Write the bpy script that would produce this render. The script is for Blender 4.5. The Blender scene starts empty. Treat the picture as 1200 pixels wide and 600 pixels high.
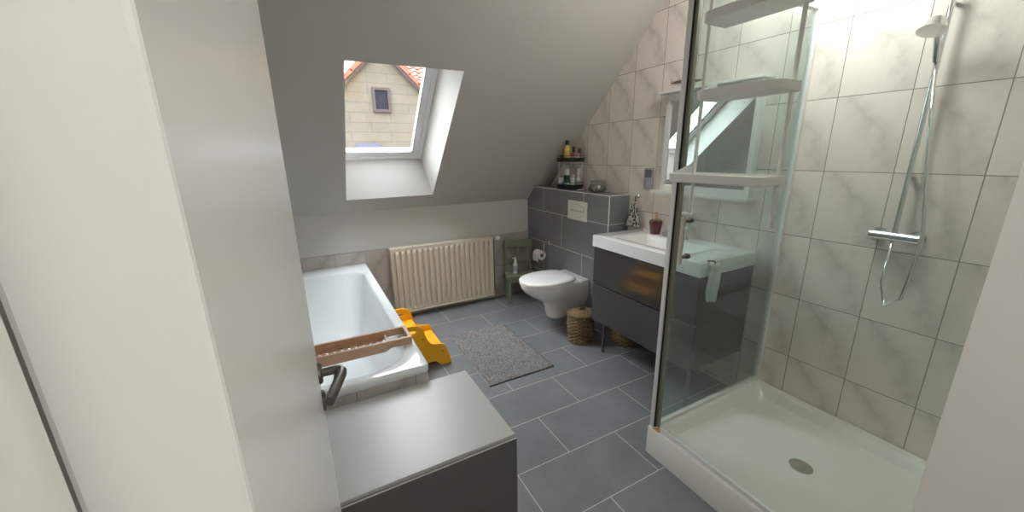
import bpy, bmesh, math, random
from mathutils import Vector, Matrix
random.seed(7)
S = bpy.context.scene
COL = S.collection
PI = math.pi

# ------------------------------------------------------------------ materials
def new_mat(name):
    m = bpy.data.materials.new(name); m.use_nodes = True
    nt = m.node_tree; nt.nodes.clear()
    out = nt.nodes.new('ShaderNodeOutputMaterial')
    return m, nt, out

def N(nt, typ, **kw):
    n = nt.nodes.new(typ)
    for k, v in kw.items(): setattr(n, k, v)
    return n

def math_node(nt, op, a, b=None, c=None):
    n = nt.nodes.new('ShaderNodeMath'); n.operation = op
    for i, v in enumerate((a, b, c)):
        if v is None: continue
        if isinstance(v, (int, float)): n.inputs[i].default_value = v
        else: nt.links.new(v, n.inputs[i])
    return n.outputs[0]

def mix_col(nt, fac, a, b, mode='MIX'):
    n = nt.nodes.new('ShaderNodeMix'); n.data_type = 'RGBA'; n.blend_type = mode
    for sock, v in ((n.inputs['Factor'], fac), (n.inputs[6], a), (n.inputs[7], b)):
        if isinstance(v, (int, float)): sock.default_value = v
        elif isinstance(v, tuple): sock.default_value = (*v[:3], 1)
        else: nt.links.new(v, sock)
    return n.outputs[2]

def position(nt):
    g = nt.nodes.new('ShaderNodeNewGeometry')
    s = nt.nodes.new('ShaderNodeSeparateXYZ'); nt.links.new(g.outputs['Position'], s.inputs[0])
    return g.outputs['Position'], s.outputs

def noise(nt, vec, scale, detail=3, rough=.5):
    n = nt.nodes.new('ShaderNodeTexNoise'); n.inputs['Scale'].default_value = scale
    n.inputs['Detail'].default_value = detail; n.inputs['Roughness'].default_value = rough
    if vec is not None: nt.links.new(vec, n.inputs['Vector'])
    return n.outputs['Fac']

def bump(nt, h, strength, dist=.01):
    b = nt.nodes.new('ShaderNodeBump'); b.inputs['Strength'].default_value = strength
    b.inputs['Distance'].default_value = dist
    nt.links.new(h, b.inputs['Height']); return b.outputs[0]

def mat(name, col, rough=.5, metal=0, var=.06, nscale=8, bumps=0, bscale=60, coat=0, spec=.5, col2=None, bdist=.002):
    m, nt, out = new_mat(name)
    p = N(nt, 'ShaderNodeBsdfPrincipled'); nt.links.new(p.outputs[0], out.inputs[0])
    pos = nt.nodes.new('ShaderNodeTexCoord').outputs['Object']
    c2 = col2 or tuple(max(0, x*(1-var*2)) for x in col)
    f = noise(nt, pos, nscale, 4)
    nt.links.new(mix_col(nt, f, col, c2), p.inputs['Base Color'])
    p.inputs['Roughness'].default_value = rough; p.inputs['Metallic'].default_value = metal
    p.inputs['Coat Weight'].default_value = coat; p.inputs['Coat Roughness'].default_value = .05
    p.inputs['Specular IOR Level'].default_value = spec
    if bumps: nt.links.new(bump(nt, noise(nt, pos, bscale, 4), bumps, bdist), p.inputs['Normal'])
    return m

def tile_mat(name, ua, va, u0, v0, w, h, mortar, base, joint, kind, rough=.35, offset=0.0, jb=.4):
    """tiles laid out in world metres: u axis / v axis of the wall, joints at u0 + k w, v0 + k h"""
    m, nt, out = new_mat(name)
    p = N(nt, 'ShaderNodeBsdfPrincipled'); nt.links.new(p.outputs[0], out.inputs[0])
    pos, ax = position(nt)
    u = math_node(nt, 'SUBTRACT', ax[ua], u0); v = math_node(nt, 'SUBTRACT', ax[va], v0)
    cmb = nt.nodes.new('ShaderNodeCombineXYZ'); nt.links.new(u, cmb.inputs[0]); nt.links.new(v, cmb.inputs[1])
    b = N(nt, 'ShaderNodeTexBrick'); b.offset = offset; b.offset_frequency = 2; b.squash = 1
    nt.links.new(cmb.outputs[0], b.inputs['Vector'])
    b.inputs['Scale'].default_value = 1; b.inputs['Mortar Size'].default_value = mortar
    b.inputs['Mortar Smooth'].default_value = .1; b.inputs['Bias'].default_value = 0
    b.inputs['Brick Width'].default_value = w; b.inputs['Row Height'].default_value = h
    b.inputs['Color1'].default_value = (.4, .4, .4, 1); b.inputs['Color2'].default_value = (.6, .6, .6, 1)
    if kind == 'slate':
        n1 = noise(nt, pos, 3.5, 5, .6); n2 = noise(nt, pos, 40, 3, .7)
        c = mix_col(nt, n1, tuple(x*.62 for x in base), tuple(x*1.42 for x in base))
        c = mix_col(nt, .18, c, mix_col(nt, n2, (0.02, .02, .022), (.35, .35, .36)))
        c = mix_col(nt, .25, c, mix_col(nt, b.outputs['Color'], (0, 0, 0), (.17, .17, .17)))
        hh = n2
    else:  # marbled wall tile with the same soft diagonal vein printed on every tile
        fu = math_node(nt, 'FRACT', math_node(nt, 'DIVIDE', u, w))
        fv = math_node(nt, 'FRACT', math_node(nt, 'DIVIDE', v, h))
        cu = nt.nodes.new('ShaderNodeCombineXYZ'); nt.links.new(fu, cu.inputs[0]); nt.links.new(fv, cu.inputs[1])
        nn = noise(nt, cu.outputs[0], 3.0, 4, .6); n3 = noise(nt, cu.outputs[0], 7.0, 4, .6)
        # curve: u = .3 + .45*(1-v)^2 + wobble
        iv = fv
        curve = math_node(nt, 'ADD', math_node(nt, 'MULTIPLY', math_node(nt, 'MULTIPLY', iv, iv), .75), math_node(nt, 'MULTIPLY', nn, .5))
        d = math_node(nt, 'ABSOLUTE', math_node(nt, 'SUBTRACT', fu, math_node(nt, 'SUBTRACT', curve, .12)))
        vein = math_node(nt, 'MAXIMUM', math_node(nt, 'SUBTRACT', 1.0, math_node(nt, 'MULTIPLY', d, 2.8)), 0)
        vein = math_node(nt, 'MULTIPLY', math_node(nt, 'MULTIPLY', math_node(nt, 'POWER', vein, 1.4), n3), .72)
        c = mix_col(nt, n3, base, tuple(x*.88 for x in base))
        c = mix_col(nt, vein, c, tuple(x*.45 for x in base))
        hh = n3
    nt.links.new(mix_col(nt, b.outputs['Fac'], c, joint), p.inputs['Base Color'])
    r = math_node(nt, 'ADD', rough, math_node(nt, 'MULTIPLY', b.outputs['Fac'], .9 - rough))
    nt.links.new(r, p.inputs['Roughness'])
    hgt = math_node(nt, 'SUBTRACT', math_node(nt, 'MULTIPLY', hh, .08), b.outputs['Fac'])
    nt.links.new(bump(nt, hgt, jb, .002), p.inputs['Normal'])
    return m

def glass_mat(name, tint, refl=1.0, rough=0.0, ior=1.5):
    m, nt, out = new_mat(name)
    t = N(nt, 'ShaderNodeBsdfTransparent'); t.inputs[0].default_value = (*tint, 1)
    g = N(nt, 'ShaderNodeBsdfGlossy'); g.inputs['Roughness'].default_value = rough; g.inputs[0].default_value = (refl, refl, refl, 1)
    lw = N(nt, 'ShaderNodeLayerWeight'); lw.inputs[0].default_value = .5       # facing = 1 - |cos|
    fr = math_node(nt, 'ADD', .035, math_node(nt, 'MULTIPLY', .9, math_node(nt, 'POWER', lw.outputs['Facing'], 5.0)))
    mx = N(nt, 'ShaderNodeMixShader'); nt.links.new(fr, mx.inputs[0])
    nt.links.new(t.outputs[0], mx.inputs[1]); nt.links.new(g.outputs[0], mx.inputs[2])
    nt.links.new(mx.outputs[0], out.inputs[0])
    return m

M = {}
M['floor'] = tile_mat('slate_floor_tiles', 0, 1, 0, 0, .6, .3, .0021, (.225, .238, .252), (.60, .55, .51), 'slate', rough=.42, offset=.5)
M['gable'] = tile_mat('marbled_gable_tiles', 1, 2, .68, 1.362 - 5*.333, .2555, .333, .0019, (.88, .80, .735), (.28, .255, .235), 'marble', rough=.22)
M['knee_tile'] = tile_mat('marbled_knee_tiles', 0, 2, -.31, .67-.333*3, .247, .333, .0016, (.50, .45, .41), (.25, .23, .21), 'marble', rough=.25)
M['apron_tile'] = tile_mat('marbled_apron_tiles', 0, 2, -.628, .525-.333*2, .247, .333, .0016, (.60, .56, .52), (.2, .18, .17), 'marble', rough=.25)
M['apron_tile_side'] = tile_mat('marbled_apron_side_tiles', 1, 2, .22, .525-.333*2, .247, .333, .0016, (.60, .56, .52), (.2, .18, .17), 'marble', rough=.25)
SL = (.26, .265, .268); JT = (.66, .65, .61)
M['box_face'] = tile_mat('slate_box_face', 1, 2, 1.2235, .617, .605, .305, .0030, SL, JT, 'slate', rough=.42, offset=.5)
M['box_side'] = tile_mat('slate_box_side', 0, 2, 1.0, .617, .605, .305, .0030, SL, JT, 'slate', rough=.42, offset=.0)
M['box_top'] = tile_mat('slate_box_top', 1, 0, 1.2235, 1.0, .605, .605, .0022, SL, JT, 'slate', rough=.42, offset=.0)
M['paint'] = mat('white_wall_paint', (.57, .555, .525), .85, var=.015, nscale=2, bumps=.25, bscale=180)
M['paint_flat'] = mat('ceiling_paint', (.51, .495, .465), .85, var=.015, nscale=1.5, bumps=.2, bscale=160)
M['hall'] = mat('hall_paint', (.72, .70, .67), .9, var=.02)
M['enamel'] = mat('white_enamel', (.76, .79, .80), .1, var=.005, coat=.6)
M['ceramic'] = mat('white_ceramic', (.87, .87, .85), .1, var=.005, coat=.5)
M['lidw'] = mat('white_toilet_plastic', (.85, .85, .83), .22, var=.005)
M['radiator'] = mat('cream_radiator_enamel', (.74, .665, .53), .36, var=.03, nscale=5)
M['lacquer'] = mat('white_cabinet_lacquer', (.50, .50, .485), .33, var=.03, nscale=5, bumps=.04, bscale=9)
M['front'] = mat('shaded_cabinet_front', (.12, .116, .108), .5, var=.02)  # white lacquer with the unlit front's shade put into the colour
M['door'] = mat('white_door_lacquer', (.80, .80, .78), .35, var=.01)
M['pvc'] = mat('white_pvc', (.86, .87, .88), .3, var=.01)
M['pvcgrey'] = mat('pale_grey_pvc', (.66, .68, .70), .35, var=.01)
M['rubber'] = mat('black_rubber', (.015, .015, .016), .5)
M['alu'] = mat('satin_aluminium', (.84, .835, .82), .3, metal=.25, var=.03, nscale=30)
M['chrome'] = mat('chrome', (.8, .8, .8), .12, metal=1, var=.01)
M['pewter'] = mat('dark_pewter', (.20, .185, .17), .36, metal=.9, var=.08, nscale=20)
M['olive'] = mat('olive_seal', (.27, .26, .20), .4, var=.1)
M['gloss'] = mat('gloss_grey_lacquer', (.055, .053, .050), .012, var=.01, coat=0, spec=.75)
M['carcass'] = mat('grey_carcass', (.05, .048, .045), .5)
M['yellow'] = mat('yellow_painted_wood', (.95, .47, .012), .42, var=.04, nscale=10)
M['green'] = mat('sage_green_painted_wood', (.20, .22, .15), .5, var=.06, nscale=12)
M['black'] = mat('black_plastic', (.012, .012, .012), .35)
M['blackmetal'] = mat('dark_green_metal', (.018, .024, .015), .4, metal=.3)
M['brass'] = mat('gold_metal', (.75, .52, .25), .3, metal=1)
M['burg'] = mat('burgundy_ceramic', (.13, .012, .03), .25, var=.2, nscale=25, coat=.4, bumps=.5, bscale=70)
M['paper'] = mat('toilet_paper', (.85, .78, .77), .95, bumps=.3, bscale=90)
M['card'] = mat('cardboard', (.30, .22, .15), .9)
M['traywhite'] = mat('shower_acrylic', (.84, .82, .76), .2, var=.01, coat=.3)
M['jarmetal'] = mat('aged_silver', (.42, .40, .35), .35, metal=.35, var=.3, nscale=40, bumps=.6, bscale=60, bdist=.004)
M['feather'] = mat('dried_grass', (.20, .14, .10), .9, var=.2)
M['strap'] = mat('brown_cord', (.17, .09, .06), .8)
M['cream'] = mat('cream_plastic', (.80, .79, .72), .28, var=.01)
M['frame_white'] = mat('white_painted_frame', (.80, .79, .76), .35, var=.01)
M['mirror'] = mat('mirror_silver', (.86, .88, .87), .015, metal=1, var=.0)
M['roofwood'] = mat('roof_board', (.30, .25, .2), .8)
M['winbrown'] = mat('brown_window_frame', (.032, .016, .017), .5, var=.1)
M['darkglass'] = mat('dark_window_glass', (.014, .012, .018), .3, spec=.15)
M['bluegrey'] = mat('blue_grey_awning', (.06, .063, .10), .7)
M['ground'] = mat('gravel_ground', (.25, .25, .22), .95, var=.2, nscale=1.2)
M['bark'] = mat('grey_bark', (.28, .24, .22), .9, var=.2)
M['glass'] = glass_mat('window_glass', (.96, .97, .97))
M['shower_glass'] = glass_mat('shower_glass', (.89, .935, .925), 1.0)
M['globe'] = mat('fill_lamp_opal', (.9, .9, .88), .4)

def wood():
    m, nt, out = new_mat('oiled_beech'); p = N(nt, 'ShaderNodeBsdfPrincipled'); nt.links.new(p.outputs[0], out.inputs[0])
    pos, ax = position(nt)
    mp = N(nt, 'ShaderNodeMapping'); mp.inputs['Scale'].default_value = (5, 60, 60); nt.links.new(pos, mp.inputs[0])
    f = noise(nt, mp.outputs[0], 2.2, 6, .6)
    nt.links.new(mix_col(nt, f, (.30, .15, .08), (.66, .44, .29)), p.inputs['Base Color'])
    p.inputs['Roughness'].default_value = .45
    nt.links.new(bump(nt, f, .2, .002), p.inputs['Normal']); return m
M['wood'] = wood()

def wicker():
    m, nt, out = new_mat('woven_wicker'); p = N(nt, 'ShaderNodeBsdfPrincipled'); nt.links.new(p.outputs[0], out.inputs[0])
    pos = nt.nodes.new('ShaderNodeTexCoord').outputs['Object']
    f = noise(nt, pos, 45, 4, .7)
    sp_ = nt.nodes.new('ShaderNodeSeparateXYZ'); nt.links.new(pos, sp_.inputs[0])
    ang = math_node(nt, 'MULTIPLY', math_node(nt, 'ARCTAN2', sp_.outputs[1], sp_.outputs[0]), .105)
    rad = math_node(nt, 'MULTIPLY', math_node(nt, 'SQRT', math_node(nt, 'ADD', math_node(nt, 'POWER', sp_.outputs[0], 2), math_node(nt, 'POWER', sp_.outputs[1], 2))), -1)
    cmb = nt.nodes.new('ShaderNodeCombineXYZ'); nt.links.new(ang, cmb.inputs[0]); nt.links.new(math_node(nt, 'ADD', sp_.outputs[2], rad), cmb.inputs[1])
    b = N(nt, 'ShaderNodeTexBrick'); b.offset = .5; nt.links.new(cmb.outputs[0], b.inputs['Vector'])
    b.inputs['Scale'].default_value = 1; b.inputs['Brick Width'].default_value = .030; b.inputs['Row Height'].default_value = .0135
    b.inputs['Mortar Size'].default_value = .0030; b.inputs['Mortar Smooth'].default_value = .8
    b.inputs['Color1'].default_value = (.46, .31, .17, 1); b.inputs['Color2'].default_value = (.30, .19, .095, 1); b.inputs['Mortar'].default_value = (.035, .02, .01, 1)
    nt.links.new(mix_col(nt, math_node(nt, 'MULTIPLY', f, .5), b.outputs['Color'], (.10, .055, .025)), p.inputs['Base Color'])
    p.inputs['Roughness'].default_value = .7
    nt.links.new(bump(nt, b.outputs['Fac'], -.9, .006), p.inputs['Normal']); return m
M['wicker'] = wicker()

def shag():
    m, nt, out = new_mat('grey_shag'); p = N(nt, 'ShaderNodeBsdfPrincipled'); nt.links.new(p.outputs[0], out.inputs[0])
    pos, ax = position(nt)
    a = noise(nt, pos, 95, 3, .75); b = noise(nt, pos, 14, 3, .6)
    a = math_node(nt, 'MINIMUM', math_node(nt, 'MAXIMUM', math_node(nt, 'ADD', math_node(nt, 'MULTIPLY', math_node(nt, 'SUBTRACT', a, .5), 2.6), .5), 0), 1)
    c = mix_col(nt, a, (.12, .115, .11), (.66, .64, .62))
    c = mix_col(nt, .35, c, mix_col(nt, b, (.16, .155, .15), (.46, .45, .44)))
    nt.links.new(c, p.inputs['Base Color']); p.inputs['Roughness'].default_value = .95
    nt.links.new(bump(nt, a, .8, .01), p.inputs['Normal']); return m
M['shag'] = shag()

def patterned():
    m, nt, out = new_mat('black_white_printed_cloth'); p = N(nt, 'ShaderNodeBsdfPrincipled'); nt.links.new(p.outputs[0], out.inputs[0])
    pos = nt.nodes.new('ShaderNodeTexCoord').outputs['Object']
    v = N(nt, 'ShaderNodeTexVoronoi'); v.inputs['Scale'].default_value = 60; nt.links.new(pos, v.inputs[0])
    f = math_node(nt, 'GREATER_THAN', v.outputs['Distance'], .47)
    nt.links.new(mix_col(nt, f, (.07, .06, .055), (.52, .50, .46)), p.inputs['Base Color'])
    p.inputs['Roughness'].default_value = .9; return m
M['print'] = patterned()

def facade():
    m, nt, out = new_mat('pale_block_facade'); p = N(nt, 'ShaderNodeBsdfPrincipled'); nt.links.new(p.outputs[0], out.inputs[0])
    pos, ax = position(nt)
    cmb = nt.nodes.new('ShaderNodeCombineXYZ'); nt.links.new(ax[0], cmb.inputs[0]); nt.links.new(ax[2], cmb.inputs[1])
    b = N(nt, 'ShaderNodeTexBrick'); b.offset = .5; nt.links.new(cmb.outputs[0], b.inputs['Vector'])
    b.inputs['Scale'].default_value = 1; b.inputs['Brick Width'].default_value = .95; b.inputs['Row Height'].default_value = .225
    b.inputs['Mortar Size'].default_value = .009; b.inputs['Mortar Smooth'].default_value = .6
    b.inputs['Color1'].default_value = (.115, .098, .064, 1); b.inputs['Color2'].default_value = (.100, .088, .060, 1)
    b.inputs['Mortar'].default_value = (.038, .033, .026, 1)
    f = noise(nt, pos, 2.5, 5, .65)
    f2 = noise(nt, pos, 1.1, 4, .6)
    c = mix_col(nt, f, b.outputs['Color'], mix_col(nt, .75, b.outputs['Color'], (.26, .24, .20), 'MULTIPLY'))
    nt.links.new(mix_col(nt, math_node(nt, 'MULTIPLY', f2, .35), c, (.15, .125, .12)), p.inputs['Base Color'])
    p.inputs['Roughness'].default_value = .9
    return m
M['facade'] = facade()

def rooftile():
    m, nt, out = new_mat('red_clay_tiles'); p = N(nt, 'ShaderNodeBsdfPrincipled'); nt.links.new(p.outputs[0], out.inputs[0])
    pos, ax = position(nt)
    f = noise(nt, pos, 4, 4, .7)
    nt.links.new(mix_col(nt, f, (.27, .062, .03), (.17, .045, .026)), p.inputs['Base Color'])
    p.inputs['Roughness'].default_value = .7; return m
M['rooftile'] = rooftile()

# ------------------------------------------------------------------ mesh helpers
def box(bm, lo, hi, bev=0.0, seg=2, tf=None):
    t = bmesh.new(); bmesh.ops.create_cube(t, size=1)
    sx, sy, sz = (hi[i]-lo[i] for i in range(3))
    for v in t.verts:
        v.co = Vector(((v.co.x+.5)*sx+lo[0], (v.co.y+.5)*sy+lo[1], (v.co.z+.5)*sz+lo[2]))
    if bev > 0:
        bmesh.ops.bevel(t, geom=t.edges[:], offset=min(bev, .45*min(sx, sy, sz)), segments=seg, profile=.5, affect='EDGES')
    merge(bm, t, tf)

def merge(bm, t, tf=None):
    if tf is not None: bmesh.ops.transform(t, matrix=tf, verts=t.verts[:])
    me = bpy.data.meshes.new('tmp'); t.to_mesh(me); t.free(); bm.from_mesh(me); bpy.data.meshes.remove(me)

def loft(bm, rings, cap0=True, cap1=True, closed=True):
    R = [[bm.verts.new(p) for p in r] for r in rings]
    n = len(R[0])
    for a, b in zip(R, R[1:]):
        for i in range(n if closed else n-1):
            j = (i+1) % n
            try: bm.faces.new((a[i], a[j], b[j], b[i]))
            except ValueError: pass
    if cap0: bm.faces.new(R[0][::-1])
    if cap1: bm.faces.new(R[-1])
    bmesh.ops.recalc_face_normals(bm, faces=bm.faces[:])

def lathe(bm, prof, c=(0, 0, 0), n=24, axis='z', cap=True):
    rings = []
    for r, h in prof:
        ring = []
        for i in range(n):
            a = 2*PI*i/n; x, y = max(r, 1e-4)*math.cos(a), max(r, 1e-4)*math.sin(a)
            p = {'z': (x, y, h), 'y': (x, h, y), 'x': (h, x, y)}[axis]
            ring.append(Vector(p)+Vector(c))
        rings.append(ring)
    t = bmesh.new(); loft(t, rings, cap, cap); merge(bm, t)

def tube(bm, pts, r, n=10, closed=False):
    pts = [Vector(p) for p in pts]; rings = []
    k = len(pts)
    prev = None
    for i, p in enumerate(pts):
        if closed: d = (pts[(i+1) % k]-pts[i-1]).normalized()
        else: d = (pts[min(i+1, k-1)]-pts[max(i-1, 0)]).normalized()
        if prev is None:
            u = d.cross(Vector((0, 0, 1)));
            if u.length < .1: u = d.cross(Vector((1, 0, 0)))
        else: u = prev - d*prev.dot(d)
        u.normalize(); prev = u; w = d.cross(u)
        rr = r[i] if isinstance(r, (list, tuple)) else r
        rings.append([p + (u*math.cos(2*PI*j/n)+w*math.sin(2*PI*j/n))*rr for j in range(n)])
    t = bmesh.new()
    if closed: loft(t, rings+[rings[0]], False, False); bmesh.ops.remove_doubles(t, verts=t.verts[:], dist=1e-6)
    else: loft(t, rings)
    merge(bm, t)

def prism(bm, poly, ext, tf=None, bev=0):
    """poly: list of 3-D points (planar), ext: extrusion vector"""
    t = bmesh.new(); e = Vector(ext)
    a = [t.verts.new(p) for p in poly]; b = [t.verts.new(Vector(p)+e) for p in poly]
    t.faces.new(a); t.faces.new(b[::-1])
    for i in range(len(a)): j = (i+1) % len(a); t.faces.new((a[j], a[i], b[i], b[j]))
    bmesh.ops.recalc_face_normals(t, faces=t.faces[:])
    if bev: bmesh.ops.bevel(t, geom=t.edges[:], offset=bev, segments=2, profile=.5, affect='EDGES')
    merge(bm, t, tf)

def rrect(x0, x1, y0, y1, r, z, n=6):
    """rounded rectangle ring; r may be 4 radii in the order (x1,y1),(x0,y1),(x0,y0),(x1,y0)"""
    rs = r if isinstance(r, (list, tuple)) else (r,)*4
    out = []
    for (cx, cy, sx, sy, a0), q in zip(((x1, y1, -1, -1, 0), (x0, y1, 1, -1, 90), (x0, y0, 1, 1, 180), (x1, y0, -1, 1, 270)), rs):
        for i in range(n+1):
            a = math.radians(a0+90*i/n)
            out.append(Vector((cx+sx*q+q*math.cos(a), cy+sy*q+q*math.sin(a), z)))
    return out

def world_loc(o):
    v = Vector((0, 0, 0))
    while o: v += o.location; o = o.parent
    return v

def obj(name, bm, m, parent=None, smooth=False, loc=None):
    me = bpy.data.meshes.new(name)
    off = world_loc(parent) if parent else Vector(loc if loc else (0, 0, 0))
    bmesh.ops.translate(bm, vec=-off, verts=bm.verts[:])
    bm.to_mesh(me); bm.free()
    for x in (m if isinstance(m, list) else [m]): me.materials.append(x)
    o = bpy.data.objects.new(name, me); COL.objects.link(o)
    if parent: o.parent = parent
    else: o.location = off
    if smooth:
        me.polygons.foreach_set('use_smooth', [True]*len(me.polygons))
        if smooth is not True:
            me.set_sharp_from_angle(angle=math.radians(smooth))
    return o

def tag(o, label, cat, group=None):
    o['label'] = label; o['category'] = cat
    if group: o['group'] = group
    return o

def thing(name, label, cat, loc, group=None):
    o = bpy.data.objects.new(name, None); COL.objects.link(o); o.location = loc; o.empty_display_size = .05
    return tag(o, label, cat, group)

def struct(name, bm, m, parent=None, smooth=False):
    o = obj(name, bm, m, parent, smooth)
    if parent is None: o['kind'] = 'structure'
    return o

B = bmesh.new

# ------------------------------------------------------------------ measures of the room (metres)
KY = 2.15            # knee wall
GX = 1.525           # tiled gable wall
LX = -1.15           # left wall
FY = -1.17           # wall with the door
SZ = .984            # the slope: z = 3.124 - .984 y
CH = 2.5             # flat ceiling
def slope_z(y): return 3.124 - SZ*y

# floor
bm = B(); box(bm, (LX-.15, -2.6, -.12), (GX+.15, KY+.15, 0)); struct('floor', bm, M['floor'])
# knee wall: plaster above, tiles below
bm = B(); box(bm, (LX-.15, KY, 0), (GX+.15, KY+.15, 1.05)); struct('wall_back', bm, M['paint'])
bm = B(); box(bm, (LX, KY-.008, 0), (1.32, KY, .67)); struct('trim_1', bm, M['knee_tile'])
# gable wall
bm = B(); box(bm, (GX, -1.5, 0), (GX+.15, KY+.3, 2.75)); struct('wall_right', bm, M['gable'])
# left wall
bm = B(); box(bm, (LX-.15, -1.5, 0), (LX, KY+.3, 2.75)); struct('wall_left', bm, M['paint'])
# door wall with its opening
bm = B()
DX0, DX1, DZ = -.79, .11, 2.03
box(bm, (LX-.15, FY-.15, 0), (DX0, FY, CH+.1)); box(bm, (DX1, FY-.15, 0), (GX+.15, FY, CH+.1)); box(bm, (DX0, FY-.15, DZ), (DX1, FY, CH+.1))
struct('wall_front', bm, M['paint'])
# hallway shell behind the doorway
bm = B(); box(bm, (LX-.15, -2.6, 0), (LX, FY-.15, CH)); struct('wall_hall_left', bm, M['hall'])
bm = B(); box(bm, (GX, -2.6, 0), (GX+.15, FY-.15, CH)); struct('wall_hall_right', bm, M['hall'])
bm = B(); box(bm, (LX-.15, -2.75, -.12), (GX+.15, -2.6, CH)); struct('wall_hall_back', bm, M['hall'])

# ceiling: flat part + slope with splayed window reveal
P0 = Vector((0, KY-.002, 1.01)); US = Vector((0, -.7128, .7014)); UN = Vector((0, .7014, .7128))
def sp(x, s, n): return P0 + US*s + UN*n + Vector((x, 0, 0))
bm = B()
s_top = (CH-1.01)/.7014
H0 = [(-.42, .167), (.287, .167), (.287, 1.375), (-.42, 1.375)]       # opening in the plaster
NW = .24
H1 = [(-.462, .3615), (.214, .3615), (.214, 1.42), (-.462, 1.42)]     # opening at the window frame
OUT = [(LX-.15, -.25), (GX+.15, -.25), (GX+.15, s_top+.2), (LX-.15, s_top+.2)]
def V(l, n): return [bm.verts.new(sp(x, s, n)) for x, s in l]
a, h0, h1, b_, h2 = V([(OUT[0][0], 0), (OUT[1][0], 0), OUT[2], OUT[3]], 0), V(H0, 0), V(H1, NW), V(OUT, NW+.02), V(H1, NW+.02)
for r0, r1 in ((a, h0), (h0, h1), (h1, h2), (h2, b_), (b_, a)):
    for i in range(4): j = (i+1) % 4; bm.faces.new((r0[i], r0[j], r1[j], r1[i]))
bmesh.ops.recalc_face_normals(bm, faces=bm.faces[:])
struct('ceiling', bm, M['paint_flat'])
bm = B(); y0 = (3.124-CH)/SZ
box(bm, (LX-.15, -2.75, CH), (GX+.15, y0, CH+.15)); struct('ceiling_flat', bm, M['paint_flat'])

# cistern box (tiled pre-wall behind the toilet)
bm = B()
prof = [(.915, 0), (.915, 1.145), (2.004, 1.145), (KY-.006, 1.015), (KY-.006, 0)]
prism(bm, [(1.32, y, z) for y, z in prof], (GX-1.32, 0, 0))
o = struct('wall_cistern', bm, [M['box_face'], M['box_side'], M['box_top']])
for f in o.data.polygons:
    f.material_index = 0 if abs(f.normal.x) > .5 else (1 if abs(f.normal.y) > .8 else 2)
bm = B()
box(bm, (1.3165, .9115, 0), (1.3225, .9175, 1.148)); box(bm, (1.3165, .9115, 1.142), (1.3225, 2.004, 1.148)); box(bm, (1.3225, .9115, 1.142), (GX, .9175, 1.148))
prism(bm, [(1.3165, 2.004, 1.142), (1.3165, 2.004, 1.148), (1.3165, KY-.008, 1.018), (1.3165, KY-.008, 1.010)], (.006, 0, 0))
box(bm, (1.3165, KY-.012, 0), (1.3205, KY-.006, 1.014))
struct('trim_2', bm, M['frame_white'])

# ------------------------------------------------------------------ roof window
w = bpy.data.objects.new('window_1', None); COL.objects.link(w); w['kind'] = 'structure'; w.location = sp(-.124, .3615, NW)
def ring(bm, x0, x1, s0, s1, wd, n0, n1, wb=None):
    wb = wb or wd
    for (a0, a1, b0, b1) in ((x0, x1, s0, s0+wb), (x0, x1, s1-wd, s1), (x0, x0+wd, s0+wb, s1-wd), (x1-wd, x1, s0+wb, s1-wd)):
        prism(bm, [sp(a0, b0, n0), sp(a1, b0, n0), sp(a1, b1, n0), sp(a0, b1, n0)], UN*(n1-n0))
X0, X1, S0, S1 = -.468, .22, .352, 1.43
bm = B(); ring(bm, X0, X1, S0, S1, .038, NW+.001, NW+.075, .030); obj('window_frame', bm, M['pvc'], w)
bm = B(); ring(bm, X0+.040, X1-.040, S0+.032, S1-.04, .044, NW+.010, NW+.07, .040); obj('sash', bm, M['pvc'], w)
bm = B(); ring(bm, X0+.037, X1-.037, S0+.029, S1-.037, .004, NW+.012, NW+.02); obj('gasket', bm, M['pvcgrey'], w)
bm = B(); ring(bm, X0+.083, X1-.083, S0+.071, S1-.083, .0035, NW+.011, NW+.03); obj('glazing_seal', bm, M['rubber'], w)
bm = B(); g0, g1 = (X0+.08, X1-.08), (S0+.068, S1-.08)
prism(bm, [sp(g0[0], g1[0], NW+.018), sp(g0[1], g1[0], NW+.018), sp(g0[1], g1[1], NW+.018), sp(g0[0], g1[1], NW+.018)], UN*.006)
obj('glass', bm, M['glass'], w)

# ------------------------------------------------------------------ door leaf with lever
DF = -.735
d = bpy.data.objects.new('door_1', None); COL.objects.link(d); d['kind'] = 'structure'; d.location = (DF-.02, -1.15, 0)
bm = B(); box(bm, (DF-.04, -1.155, .008), (DF, -.292, 2.01), .002); obj('door_leaf', bm, M['door'], d)
bm = B(); HZ = .955; HY = -.338
tube(bm, [(DF, HY, HZ), (DF+.035, HY, HZ), (DF+.046, HY-.004, HZ), (DF+.052, HY-.016, HZ), (DF+.050, HY-.03, HZ), (DF+.030, HY-.09, HZ-.002), (DF+.016, HY-.128, HZ-.004)],
     [.0105, .0105, .0115, .012, .012, .0118, .0112], 16)
lv = obj('door_handle', bm, M['pewter'], d, 60)
bm = B(); lathe(bm, [(.026, 0), (.026, .005), (.022, .009), (.010, .010)], (DF, HY, HZ), 28, 'x'); obj('rosette', bm, M['pewter'], lv, 40)
bm = B(); lathe(bm, [(.026, 0), (.026, .005), (.022, .008)], (DF, HY, HZ-.075), 28, 'x'); box(bm, (DF+.006, HY-.004, HZ-.087), (DF+.014, HY+.004, HZ-.063), .003); obj('lock_rosette', bm, M['pewter'], lv, 40)

# door casing in the opening (seen only in the wings)
bm = B()
box(bm, (DX0, FY-.155, 0), (DX0+.02, FY+.005, DZ)); box(bm, (DX1-.02, FY-.155, 0), (DX1, FY+.005, DZ)); box(bm, (DX0, FY-.155, DZ-.02), (DX1, FY+.005, DZ))
struct('trim_3', bm, M['door'])

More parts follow.
